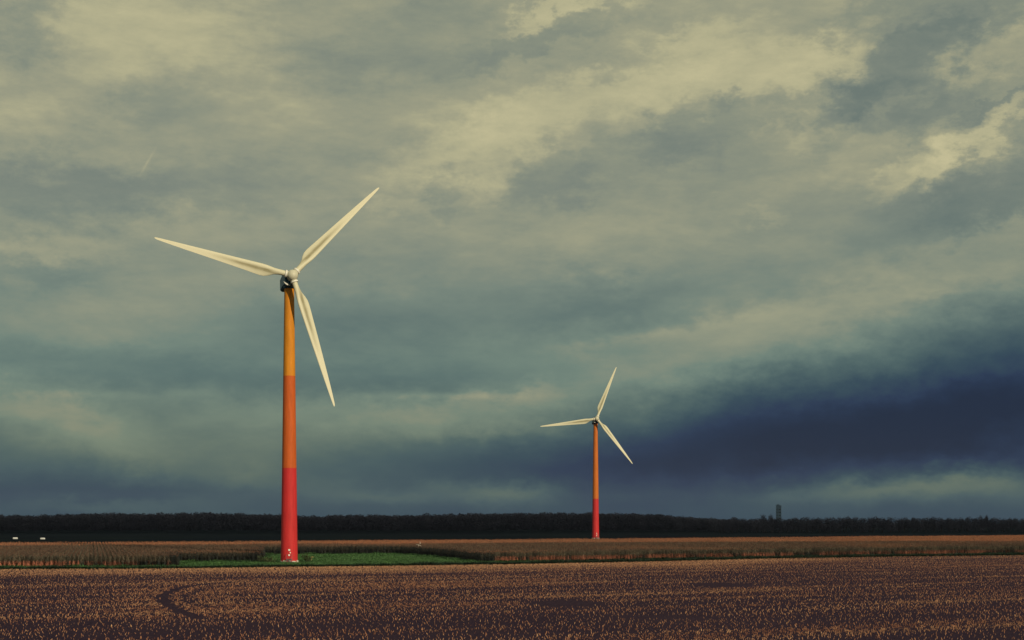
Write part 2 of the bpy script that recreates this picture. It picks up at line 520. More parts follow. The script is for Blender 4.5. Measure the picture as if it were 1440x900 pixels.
# ------------------------------------------------------------------ wind turbines
ROT_R = 26.0
def blade_mesh():
    st_ = [(0.98, 0), (1.35, 0), (1.9, 0.0), (2.6, 0.12), (3.5, 0.45), (4.4, 0.80), (5.2, 0.97), (6.0, 1.0), (7.2, 1.0), (9, 1), (11, 1), (13.5, 1), (16, 1), (18.5, 1), (20.5, 1), (22.5, 1), (24, 1), (25, 1), (25.6, 1), (25.9, 1), (26.0, 1)]
    def chord(z): return float(np.interp(z, [0, 2.6, 3.5, 4.4, 5.4, 6.2, 9, 13, 18, 22, 25, 25.7, 25.95, 26], [1.0, 1.10, 1.55, 2.05, 2.28, 2.25, 1.95, 1.6, 1.16, 0.80, 0.46, 0.34, 0.18, 0.06]))
    NP = 24
    rings = []
    for z, air in st_:
        c = chord(z); tw = math.radians(float(np.interp(z, [2, 5, 9, 15, 26], [17, 15, 9, 4, 0])))
        tr = float(np.interp(z, [2, 5, 9, 26], [0.45, 0.26, 0.20, 0.13]))
        ring = []
        for k in range(NP):
            th = 2*PI*k/NP
            cx, cy = math.cos(th)*0.52, math.sin(th)*0.52           # circle root
            xx = 0.5*(1 + math.cos(th))                              # 0 leading .. 1 trailing
            yt = 5*tr*(0.2969*math.sqrt(max(xx, 0)) - 0.1260*xx - 0.3516*xx**2 + 0.2843*xx**3 - 0.1015*xx**4)
            ys = yt if math.sin(th) >= 0 else -yt
            ys += 0.03*math.sin(PI*xx)*(-1)
            ax, ay = (xx - 0.30)*c, ys*c
            x_, y_ = cx*(1-air) + ax*air, cy*(1-air) + ay*air
            ca, sa = math.cos(tw*air), math.sin(tw*air)
            ring.append((x_*ca + y_*sa, -x_*sa + y_*ca, z))
        rings.append(ring)
    b = MB(); b.grid(rings, True, 0, True, True)
    me = b.mesh('blade', [M['blade']], True)
    return me

BLADE = blade_mesh()

def lathe(b, prof, axis_pts, n=40, mi=0):
    rings = [[(r*math.cos(2*PI*k/n), z, r*math.sin(2*PI*k/n)) for k in range(n)] for z, r in prof]
    b.grid(rings, True, mi)

def make_turbine(name, loc, psi, tiltr, phi, hz, cone, label, group, face, paints=('red', 'orange', 'amber')):
    root = empty(name, loc)
    tag(root, label, 'wind turbine', group)
    nrm = Vector((math.sin(psi)*math.cos(tiltr), -math.cos(psi)*math.cos(tiltr), math.sin(tiltr)))
    hv = Vector((math.cos(psi), math.sin(psi), 0)); uv = nrm.cross(hv)
    OH = 3.0
    hub = Vector((0, 0, hz)) + nrm*OH
    R0 = Matrix(((-hv.x, nrm.x, uv.x), (-hv.y, nrm.y, uv.y), (-hv.z, nrm.z, uv.z))).to_4x4()   # local y points into the wind
    # tower
    TOP = hz - 1.55
    b = MB(); NS = 64
    rad = lambda z: 1.60 + (0.93 - 1.60)*z/TOP
    zs = [0.0, 6.0, 12.0, 18.1, 18.1, 26.0, 35.6, 35.6, 44.0, TOP]
    for z0, z1, mi in ((0, 18.1, 0), (18.1, 35.6, 1), (35.6, TOP, 2)):
        ns = 5
        rings = [[(rad(z)*math.cos(2*PI*k/NS), rad(z)*math.sin(2*PI*k/NS), z) for k in range(NS)] for z in np.linspace(z0, z1, ns)]
        b.grid(rings, True, mi)
    tw = b.build('tower', [M[q] for q in paints], root, True)
    # flange seams
    for z in (18.1, 35.6):
        b = MB()
        rings = [[(r*math.cos(2*PI*k/NS), r*math.sin(2*PI*k/NS), zz) for k in range(NS)] for zz, r in ((z - .05, rad(z) - .01), (z - .05, rad(z) + .015), (z + .05, rad(z) + .015), (z + .05, rad(z) - .01))]
        b.grid(rings, True, 0)
        b.build('flange_seam', M['orange'], tw, False)
    # door with white plates, seen from the road
    fa = face
    def around(a, r, z): return Vector((r*math.cos(a), r*math.sin(a), z))
    b = MB()
    def curved(bb, a0, a1, z0, z1, off, mi=0, seg=8):
        P0, P1 = [], []
        outer = [[around(a0 + (a1-a0)*i/seg, rad(z) + off, z) for i in range(seg+1)] for z in (z0, z1)]
        inner = [[around(a0 + (a1-a0)*i/seg, rad(z) - 0.02, z) for i in range(seg+1)] for z in (z0, z1)]
        loop = [inner[0], outer[0], outer[1], inner[1]]
        bb.grid(loop, False, mi)
        bb.face((inner[0][0], inner[1][0], outer[1][0], outer[0][0]), mi)
        bb.face((inner[0][-1], outer[0][-1], outer[1][-1], inner[1][-1]), mi)
    curved(b, fa - 0.27, fa + 0.27, 0.72, 2.85, 0.035)
    door = b.build('door', M['red'], tw)
    def plate(a, z, r):
        bb = MB(); c = around(a, rad(z) + 0.04, z); o_ = around(a, 1, 0) - around(a, 0, 0)
        bb.tube(c - o_*0.06, c + o_*0.035, r, r, 18)
        return bb
    plate(fa, 2.42, 0.20).build('warning_plate', M['white'], tw)
    plate(fa + 0.12, 1.92, 0.12).build('warning_plate', M['white'], tw)
    plate(fa - 0.01, 1.45, 0.18).build('warning_plate', M['white'], tw)
    # stairs
    o_ = around(fa, 1, 0); s_ = Vector((-o_.y, o_.x, 0))
    b = MB()
    for i in range(4):
        c = o_*(1.62 + 0.55 + 0.26*i) + Vector((0, 0, 0.68 - 0.17*i))
        b.box(c, (0.14, 0.5, 0.02), 0, fa)
        for sg in (-1, 1):
            b.box(c + s_*sg*0.46 - Vector((0, 0, (0.68 - 0.17*i)/2)), (0.03, 0.03, (0.68 - 0.17*i)/2), 0, fa)
    c = o_*1.85 + Vector((0, 0, 0.70)); b.box(c, (0.22, 0.55, 0.03), 0, fa)
    stp = b.build('stairs', M['steel'], root)
    for sg in (-1, 1):
        b = MB()
        p0 = o_*1.62 + s_*sg*0.5 + Vector((0, 0, 1.62)); p1 = o_*2.0 + s_*sg*0.5 + Vector((0, 0, 1.62)); p2 = o_*2.95 + s_*sg*0.5 + Vector((0, 0, 0.95))
        for q0, q1 in ((p0, p1), (p1, p2), (p1, p1 - Vector((0, 0, .95))), (p2, p2 - Vector((0, 0, .93)))):
            b.tube(q0, q1, 0.03, 0.03, 6)
        b.build('handrail', M['steel'], stp)
    # foot: steel flange ring with pale concrete anchor blocks round it
    b = MB()
    rings = [[(r*math.cos(2*PI*k/48), r*math.sin(2*PI*k/48), z) for k in range(48)] for z, r in ((0.0, 1.66), (0.16, 1.66), (0.16, 1.58))]
    b.grid(rings)
    b.build('foot_flange', M['steel'], root)
    nb = 11
    for i in range(nb):
        b = MB()
        a0 = 2*PI*i/nb + 0.06 + 0.09*((i*7) % 3); a1 = 2*PI*(i + 1)/nb - 0.08
        hgt = 0.34 + 0.06*((i*5) % 3)
        seg = 4
        ring = lambda r, z: [around(a0 + (a1 - a0)*k/seg, r, z) for k in range(seg+1)]
        L4 = [ring(1.662, 0.0), ring(1.75, 0.0), ring(1.74, hgt), ring(1.604, hgt), ring(1.604, 0.165)]
        b.grid(L4, False, 0)
        b.face([q[0] for q in L4[::-1]]); b.face([q[-1] for q in L4])
        b.build('anchor_block', M['concrete'], root)
    # nacelle: bevelled housing, a little narrower at the back, tilted with the shaft
    b = MB()
    secs = [(-1.15, 1.15, -1.58, 1.05), (-1.5, 1.22, -1.60, 1.25), (-4.0, 1.22, -1.45, 1.35), (-6.6, 1.10, -1.40, 1.25), (-7.5, 0.86, -1.10, 1.05)]
    rings = []
    for y, w, z0, z1 in secs:
        c = 0.34
        rings.append([(-w + c, y, z0), (w - c, y, z0), (w, y, z0 + c), (w, y, z1 - c), (w - c, y, z1), (-w + c, y, z1), (-w, y, z1 - c), (-w, y, z0 + c)])
    b.grid(rings, True, 0, True, True)
    nc = b.build('nacelle', M['teal'], root, bevel=0.08)
    nc.matrix_local = Matrix.Translation(hub) @ R0
    b = MB()
    b.box((0, -7.0, 1.62), (0.05, 0.05, 0.45)); b.tube((-0.35, -7.0, 2.05), (0.35, -7.0, 2.05), 0.03, 0.03, 6); b.tube((-.33, -7, 2.05), (-.33, -7, 2.3), 0.05, 0.08, 8); b.tube((.33, -7, 2.05), (.33, -7, 2.35), 0.03, 0.03, 8)
    b.build('wind_sensor', M['steel'], nc)
    b = MB(); lathe(b, [(-1.35, 0.75), (-1.25, 1.0), (-0.98, 1.0), (-0.98, 0.6)], None, 40)
    b.build('bearing_ring', M['teal'], nc, True)
    # white arc shaped as the sunlit part of a ring on the housing
    b = MB(); rings = []
    for k in range(15):
        f = k/14; a = math.radians(-92 + 66*f); th = 0.03 + 0.24*math.sin(PI*f)
        cx_, cz_ = math.cos(a), math.sin(a)
        rings.append([(0.28 + cx_*r, y, -0.32 + cz_*r) for r, y in ((1.32 - th, -1.12), (1.32, -0.98), (1.32 + th*.4, -1.12), (1.32, -1.30))])
    b.grid(rings, True, 0, True, True)
    b.build('sunlit_arc', M['white'], nc, True)
    # yaw bearing under the nacelle
    b = MB()
    rings = [[(r*math.cos(2*PI*k/40), r*math.sin(2*PI*k/40), z) for k in range(40)] for z, r in ((TOP - 0.12, 0.95), (TOP - 0.12, 1.10), (TOP + 0.12, 1.10), (TOP + 0.55, 1.0))]
    b.grid(rings)
    b.build('yaw_bearing', M['teal'], root, True)
    # hub
    b = MB()
    prof = [(-0.95, 0.0), (-0.95, 0.80), (-0.80, 0.92), (-0.3, 1.05), (0.25, 1.06), (0.65, 0.95), (0.95, 0.72), (1.12, 0.45), (1.20, 0.18), (1.21, 0.0)]
    lathe(b, prof, None, 40)
    for k in range(3):
        a = phi + k*2*PI/3
        dl = Vector((-math.cos(a), 0, math.sin(a)))
        b.tube(dl*0.5, dl*1.2, 0.66, 0.60, 24)
    hb = b.build('hub', M['cream'], root, True)
    hb.matrix_local = Matrix.Translation(hub) @ R0
    for k in range(3):
        a = phi + k*2*PI/3
        dv = (math.cos(a)*hv + math.sin(a)*uv)
        dl = Vector((-math.cos(a), 0, math.sin(a)))
        c = MB(); c.tube(dl*1.10, dl*1.42, 0.72, 0.72, 28)
        c.build('root_collar', M['white'], hb, bevel=0.05)
        d_ = (dv*math.cos(cone) + nrm*math.sin(cone)).normalized()
        xl = nrm.cross(d_).normalized(); yl = d_.cross(xl).normalized()
        bl = link('blade', BLADE, root)
        bl.matrix_local = Matrix(((xl.x, yl.x, d_.x, hub.x), (xl.y, yl.y, d_.y, hub.y), (xl.z, yl.z, d_.z, hub.z), (0, 0, 0, 1)))
    return root

TURB = 'red and orange wind turbines in the fields'
make_turbine('wind_turbine', (-42.6, 272.0, 0.012), 0.350, 0.1245, 2.9123, 54.04, -0.03,
             'near tall wind turbine standing in the grass clearing, with red and orange tower', TURB, -PI/2 + 0.31 - 0.156)
make_turbine('wind_turbine', (37.9, 645.0, 0.0), 0.119, 0.13, 3.2795, 53.8, -0.02,
             'distant small wind turbine behind the corn, in front of the dark storm cloud', TURB, -PI/2 + 0.25, ('red', 'warm_orange', 'warm_orange'))


# ------------------------------------------------------------------ trees
def crown_mesh(name, seed, w, h0, h1, n, card=(0.5, 1.1), flat=False):
    r = np.random.default_rng(seed); b = MB()
    lobes = []
    for k in range(9):
        a = r.uniform(0, 2*PI); rr = r.uniform(0.1, 0.62)*w/2
        lobes.append((rr*math.cos(a), rr*math.sin(a), h0 + (h1 - h0)*r.uniform(0.22, 0.80), r.uniform(0.24, 0.40)*w))
    lobes.append((0, 0, h1 - 0.26*w, 0.30*w))
    for k in range(n):
        cx, cy, cz, cr = lobes[r.integers(0, len(lobes))]
        v = r.normal(size=3); v /= np.linalg.norm(v)
        rad = cr*r.uniform(0.55, 1.06)
        c = Vector((cx + v[0]*rad, cy + v[1]*rad, cz + v[2]*rad*0.9))
        s = r.uniform(*card)
        q = Vector(v + r.normal(size=3)*0.7).normalized(); a1 = q.orthogonal().normalized(); a2 = q.cross(a1)
        t_ = r.uniform(0, 2*PI)
        e1 = a1*math.cos(t_) + a2*math.sin(t_); e2 = q.cross(e1)
        b.face((c - e1*s*.5, c - e2*s*.32, c + e1*s*.5, c + e2*s*.32))
    return b.mesh(name, [M['conifer']])

def trunk_mesh(name, seed, h, r0):
    r = np.random.default_rng(seed); b = MB()
    b.tube((0, 0, 0), (0.05, 0, h*0.45), r0, r0*0.7, 8)
    b.tube((0.05, 0, h*0.45), (0.1, 0.05, h*0.85), r0*0.7, r0*0.15, 8)
    for k in range(6):
        a = r.uniform(0, 2*PI); z = h*r.uniform(0.25, 0.6)
        b.tube((0, 0, z), (math.cos(a)*h*0.22, math.sin(a)*h*0.22, z + h*0.2), r0*0.35, r0*0.1, 5)
    return b.mesh(name, [M['bark']])

# the wood on the left and in the middle reads as one dark mass
wood_protos = []
for i in range(6):
    wood_protos.append(crown_mesh('wood_tree.%03d' % i, 300 + i, 7.0 + (i % 3), 0.3, 14.0, 750, (0.5, 1.2)))
def treeline(px):
    """row of the tree tops in the photograph"""
    return np.interp(px, [-400, 0, 60, 80, 100, 200, 300, 392, 420, 455, 470, 600, 700, 850, 900, 940, 970, 1010, 1060],
                     [724, 724.5, 725.5, 724, 722.8, 722.3, 721.5, 724, 725.5, 726, 724.5, 724.5, 722.2, 721.8, 722.8, 725, 728.0, 730.6, 728])
pts, scl, var, rots = [], [], [], []
for row in range(5):
    D0 = 1010 + row*9
    x = -0.56*D0
    while x < 0.60*D0:
        if 0.165*D0 < x < 0.40*D0: x = 0.40*D0
        D = D0 + rng.normal()*3 + 0.10*(x + 300)
        px = 720 + FPX*x/D
        top = CAM_H + (HOR - treeline(px))*D/FPX
        hgt = top*(1.0 if row > 0 else 0.96) + rng.normal()*0.55 - 0.3*row*0
        s = max(hgt, 4)/14.0
        pts.append((x, D, 0)); scl.append((1.0, 1.0, s)); var.append(rng.integers(0, 6)); rots.append(rng.uniform(0, 6.28))
        x += rng.uniform(2.6, 4.6)
wd = scatter('forest', wood_protos, np.array(pts), np.array(rots), np.array(scl), np.array(var), {})
tag(wd, 'dark far-off wood closing the plain behind both turbines', 'wood')
print('wood trees', len(pts))

# the row on the right: crowns one can tell apart
crowns = [crown_mesh('round_crown.%03d' % i, 400 + i, 8.5 + 0.6*(i % 3), 0.8, 10.8 + 0.3*i, 1100, (0.4, 1.0)) for i in range(4)]
trunks = [trunk_mesh('tree_trunk.%03d' % i, 450 + i, 9.5, 0.28) for i in range(2)]
rt = np.random.default_rng(5)
def add_tree(px, D, top_py, crown_i, w, label, group):
    Xc = (px - 720)/FPX*D
    top = CAM_H + (HOR - top_py)*D/FPX
    root = empty('broadleaf_tree', (Xc, D, 0), rt.uniform(0, 6.28))
    s = top/(11.0 + 0.3*crown_i); root.scale = (w, w, s)
    tag(root, label, 'tree', group)
    link('crown', crowns[crown_i], root); link('trunk', trunks[crown_i % 2], root)
row_label = 'round dark broadleaf tree in the far row right of the wood'
px = 1012.0
k = 0
tall = [(1072, 723.2), (1083.5, 722.6), (1380, 724.4), (1386, 724.0)]
while px < 1475:
    wpx = rt.uniform(8.5, 17.0)
    topy = np.interp(px, [1012, 1050, 1070, 1100, 1120, 1440, 1480], [730.5, 729.0, 728, 728.3, 727.0, 727.2, 727]) + rt.normal()*0.75
    add_tree(px, 1000 + rt.uniform(-12, 12) + 0.12*(px - 1000), topy, k % 4, wpx*0.5/8.0*1.12, row_label, 'trees of the far row')
    px += wpx*0.74; k += 1
# a second, closed rank behind keeps the row opaque to the ground
px = 1005.0
while px < 1480:
    add_tree(px, 1030 + rt.uniform(-8, 8) + 0.12*(px - 1000), 729.5 + rt.normal()*0.5, (k*3) % 4, rt.uniform(1.0, 1.25), row_label, 'trees of the far row')
    px += rt.uniform(10, 14); k += 1
add_tree(1073, 990, 723.0, 1, 0.62, 'tallest tree of the far row, left of the distant tower', None)
add_tree(1084.5, 985, 722.2, 2, 0.45, 'narrow tree between the tallest tree and the distant tower', None)
add_tree(1380, 995, 724.2, 0, 0.5, 'tall slim tree rising over the far row near its right end, left of two', 'two slim trees over the row')
add_tree(1387, 992, 724.0, 3, 0.42, 'tall slim tree rising over the far row near its right end, right of two', 'two slim trees over the row')

# ------------------------------------------------------------------ distant tower block
DT = 1400.0
Xt = (1095 - 720)/FPX*DT
pxm = DT/FPX
root = empty('distant_tower', (Xt, DT, 0), 0.35)
tag(root, 'distant dark tower rising alone above the far trees on the right', 'tower')
Ht = CAM_H + (HOR - 711.0)*pxm
b = MB(); hw = 3.3*pxm*0.82
b.box((0, 0, Ht/2), (hw, hw, Ht/2)); bo = b.build('wall', M['tower_block'], root)
b = MB(); b.box((0, 0, Ht + 0.1), (hw + 0.1, hw + 0.1, 0.1)); b.box((-hw*0.35, 0, Ht + 0.7), (hw*0.5, hw*0.6, 0.5)); b.build('roof', M['tower_block'], root)
for fl in range(int(Ht//3)):
    for sd_ in (0, 1):
        b = MB()
        if sd_: b.box((-hw - 0.03, 0, 1.6 + fl*3), (0.03, hw*0.6, 0.3))
        else: b.box((0, -hw - 0.03, 1.6 + fl*3), (hw*0.6, 0.03, 0.3))
        b.build('window', M['dark_glass'], root)

# ------------------------------------------------------------------ small things
def bale(px, py, w, label, rz):
    Xb, D = G(px, py)
    root = empty('wrapped_bale', (Xb, D, 0), rz)
    tag(root, label, 'bale', 'white wrapped bales by the wood')
    b = MB(); R = 0.40
    prof = [(-w/2, 0.0), (-w/2, R*0.75), (-w/2 + 0.06, R*0.92), (-w/2 + 0.16, R), (0, R*1.02), (w/2 - 0.16, R), (w/2 - 0.06, R*0.92), (w/2, R*0.75), (w/2, 0.0)]
    rings = [[(z, r*math.cos(2*PI*k/28), R + r*math.sin(2*PI*k/28)) for k in range(28)] for z, r in prof]
    b.grid(rings); b.build('wrap', M['wrap'], root, True)
bale(21.5, 758.3, 2.0, 'white wrapped bale lying before the wood, leftmost of two', 0.1)
bale(60, 758.8, 2.0, 'white wrapped bale lying before the wood, nearer the big turbine', -0.1)

def bird(loc, span, head, bank, pitch, flap, label):
    """gull gliding: body, tail and wings in one skin, head along +X"""
    b = MB()
    L = span*0.42
    sec = [(-0.62, .02, .05, 0), (-0.45, .035, .09, 0), (-0.25, .08, .08, 0), (0.0, .12, .12, 0), (0.22, .105, .11, .01), (0.36, .065, .075, .03), (0.44, .06, .065, .05), (0.52, .035, .04, .045), (0.60, .012, .014, .03)]
    rings = [[(x*L, wy*L*math.cos(2*PI*k/14), (z + hz_*math.sin(2*PI*k/14)*1.0)*L) for k in range(14)] for x, wy, hz_, z in sec]
    b.grid(rings, True, 0, True, True)
    for sg in (-1, 1):
        wings = []
        for f, ch, xo, zz in ((0.03, .30, 0.0, 0.03), (.18, .30, .04, .03 + flap*.5), (.36, .24, .03, .03 + flap*.8), (.50, .10, -.10, .03 + flap*.75), (.54, .02, -.16, .03 + flap*.72)):
            y = sg*f*span; x = xo*span; c = ch*span*0.55; tk = 0.018*span*(0.56 - f)
            wings.append([(x + c*.5, y, zz*span), (x + c*.15, y, zz*span + tk), (x - c*.5, y, zz*span - .01), (x + c*.15, y, zz*span - tk*.4)])
        b.grid(wings, True, 0, True, True)
    o = b.build('gull', [M['bird']], None, True)
    o.location = loc; o.rotation_euler = (bank, pitch, head)
    tag(o, label, 'bird', 'pale birds over the corn')
def AIR(px, py, d): return ((px - 720)/FPX*d, d, CAM_H + (HOR - py)*d/FPX)
bird(AIR(588.5, 767.0, 330), 1.35, -1.45, -0.5, -0.95, 0.10, 'white gull gliding low over the corn, lower of the two')
bird(AIR(591, 764.0, 345), 0.85, 0.4, -0.9, -0.3, 0.2, 'smaller buff gull flying just above the other gull')

def shrub(name, px, py, w, h, n, label, dry, seed):
    Xb, D = G(px, py)
    root = empty(name, (Xb, D, 0.01)); tag(root, label, 'shrub')
    r = np.random.default_rng(seed); b = MB(); sb = MB(); dbm = MB()
    stems = []
    for k in range(9):
        a = r.uniform(0, 2*PI); q = Vector((math.cos(a)*w*.5*r.uniform(.2, 1), math.sin(a)*w*.35*r.uniform(.2, 1), h*r.uniform(.55, 1)))
        sb.tube((q.x*.3, q.y*.3, 0), q, 0.02, 0.008, 5); stems.append(q)
    for k in range(n):
        q = stems[r.integers(0, 9)]; f = r.uniform(0.2, 1.05)
        c = Vector((q.x*(.3 + .7*f), q.y*(.3 + .7*f), q.z*f)) + Vector(r.normal(size=3)*0.13)
        c.z = max(c.z, 0.03)
        qn = Vector(r.normal(size=3)).normalized(); e1 = qn.orthogonal().normalized(); e2 = qn.cross(e1); s = r.uniform(.08, .2)
        (dbm if (dry and c.x > w*.30) else b).face((c - e1*s, c - e2*s*.4, c + e1*s, c + e2*s*.4))
    b.build('foliage', M['shrub'], root); sb.build('stem', M['bark'], root)
    if dry and dbm.f:
        o = dbm.build('foliage', M['shrub_dry'], root); o['label'] = 'withered yellow side of the shrub'
shrub('wild_shrub', 432.5, 790.5, 2.3, 1.55, 420, 'ragged dark shrub with a yellow side, right of the near turbine foot', True, 1)
shrub('wild_shrub', 379, 791.0, 3.6, 1.0, 420, 'low dark patch of scrub left of the near turbine foot', False, 2)
shrub('wild_shrub', 366, 790.8, 1.3, 1.2, 160, 'small dark bush at the corner of the corn wall', False, 3)


# ------------------------------------------------------------------ light
AZ = math.radians(36); EL = math.radians(19)
S = Vector((math.sin(AZ)*math.cos(EL), -math.cos(AZ)*math.cos(EL), math.sin(EL)))
sun = bpy.data.lights.new('sun', 'SUN'); sun.energy = 3.2; sun.angle = math.radians(0.5); sun.color = (1.0, 0.86, 0.60)
so = bpy.data.objects.new('sun', sun); so.rotation_euler = S.to_track_quat('Z', 'Y').to_euler(); so.location = (60, -80, 60)
COL.objects.link(so)

# unseen cloud mesh, added to shade the far wood: it hangs towards the sun, behind and to the right of the viewer
CZ = 900.0
off = Vector((S.x/S.z*CZ, S.y/S.z*CZ, CZ))
rc = np.random.default_rng(77)
b = MB()
def puff(b, c, rx, ry, rz_):
    ico = bmesh.new(); bmesh.ops.create_icosphere(ico, subdivisions=3, radius=1.0)
    ph = rc.uniform(0, 6.28, 3); base = len(b.v)
    for v in ico.verts:
        k = 1 + 0.10*math.sin(5*v.co.x + ph[0])*math.sin(4*v.co.y + ph[1]) + 0.06*math.sin(9*v.co.z + 7*v.co.x + ph[2])
        zz = v.co.z*rz_*k
        b.v.append((c[0] + v.co.x*rx*k, c[1] + v.co.y*ry*k, c[2] + (zz if zz > 0 else zz*0.35)))
    for f in ico.faces:
        b.f.append(tuple(base + v.index for v in f.verts)); b.m.append(0)
    ico.free()
for gx in np.arange(-760, 861, 135):
    for gy in np.arange(1030, 1560, 120):
        c = off + Vector((gx + rc.normal()*20, gy + 0.08*(gx + 300) + rc.normal()*14, rc.normal()*14))
        r_ = rc.uniform(105, 135)
        if gy < 1040: r_ *= 0.85
        puff(b, c, r_*1.1, r_, rc.uniform(70, 130))
mcl = mat('shadow_cloud', (0.8, 0.8, 0.8), 1.0, 0.0)[0]
cl_ = b.build('shadow_clouds', mcl, None, True); cl_['kind'] = 'stuff'

# ------------------------------------------------------------------ sky: Nishita with a deck of clouds round the compass
SKY_STRENGTH = 0.1
w = bpy.data.worlds.new('World'); sc.world = w; w.use_nodes = True
t = NT(w.node_tree); t.n.clear()
tc = t.new('ShaderNodeTexCoord'); DIR = tc.outputs['Generated']
sp = t.new('ShaderNodeSeparateXYZ'); t.con(DIR, sp.inputs[0])
a = t.math('ARCTAN2', sp.outputs[0], sp.outputs[1])
e = t.math('ARCSINE', sp.outputs[2])
K = 180/PI
cb = t.new('ShaderNodeCombineXYZ')
t.put(cb.inputs[0], t.math('MULTIPLY', a, K)); t.put(cb.inputs[1], t.math('MULTIPLY', e, K))
AE = cb.outputs[0]                                   # bearing and height in degrees

def wnoise(vec, scale, detail, rough=0.55):
    n = t.noise(vec, scale, detail, rough)
    return n
# billow warp
mpn = t.new('ShaderNodeMapping'); mpn.inputs['Scale'].default_value = (1, 1, 1.7); t.con(DIR, mpn.inputs[0])
def vmul(v, s):
    n = t.new('ShaderNodeVectorMath', operation='MULTIPLY'); t.con(v, n.inputs[0]); n.inputs[1].default_value = s; return n.outputs[0]
def vadd(v, u_):
    n = t.new('ShaderNodeVectorMath', operation='ADD'); t.con(v, n.inputs[0])
    if isinstance(u_, tuple): n.inputs[1].default_value = u_
    else: t.con(u_, n.inputs[1])
    return n.outputs[0]
w1 = wnoise(mpn.outputs[0], 14.0, 2.0, 0.5); w2 = wnoise(mpn.outputs[0], 42.0, 6.0, 0.66)
wob1 = vmul(vadd(w1.outputs['Color'], (-0.5, -0.5, -0.5)), (3.4, 1.8, 0))
wob2 = vmul(vadd(w2.outputs['Color'], (-0.5, -0.5, -0.5)), (4.2, 3.2, 0))
low = t.mapr(sp.outputs[2], 0.02, 0.24, 0.36, 1.0)   # clouds calmer near the horizon
scn = t.new('ShaderNodeVectorMath', operation='SCALE'); t.con(vadd(wob1, wob2), scn.inputs[0]); t.con(low, scn.inputs['Scale'])
Pw = vadd(AE, scn.outputs[0])

def ang(px, py):
    dx, dz = (px - 720)/FPX, (HOR - py)/FPX
    return math.degrees(math.atan2(dx, 1)), math.degrees(math.atan2(dz, math.hypot(1, dx)))
PXD = math.degrees(1/FPX)

# base brightness by height
bn = t.new('ShaderNodeValToRGB'); el = bn.color_ramp.elements
stops = [(0.0, .275), (0.6, .285), (1.2, .315), (2.2, .36), (4.0, .44), (6.0, .485), (9.0, .525), (12.0, .568), (16.0, .598), (21, .61), (35, .60), (90, .55)]
while len(el) < len(stops): el.new(0.5)
for q, (dg, Lv) in zip(el, stops):
    q.position = min(1, (dg/90)**0.5); q.color = (Lv, Lv, Lv, 1)
e01 = t.math('SQRT', t.math('DIVIDE', t.math('MAXIMUM', t.math('MULTIPLY', e, K), 0.0), 90.0))
t.con(e01, bn.inputs[0])
L = bn.outputs[0]
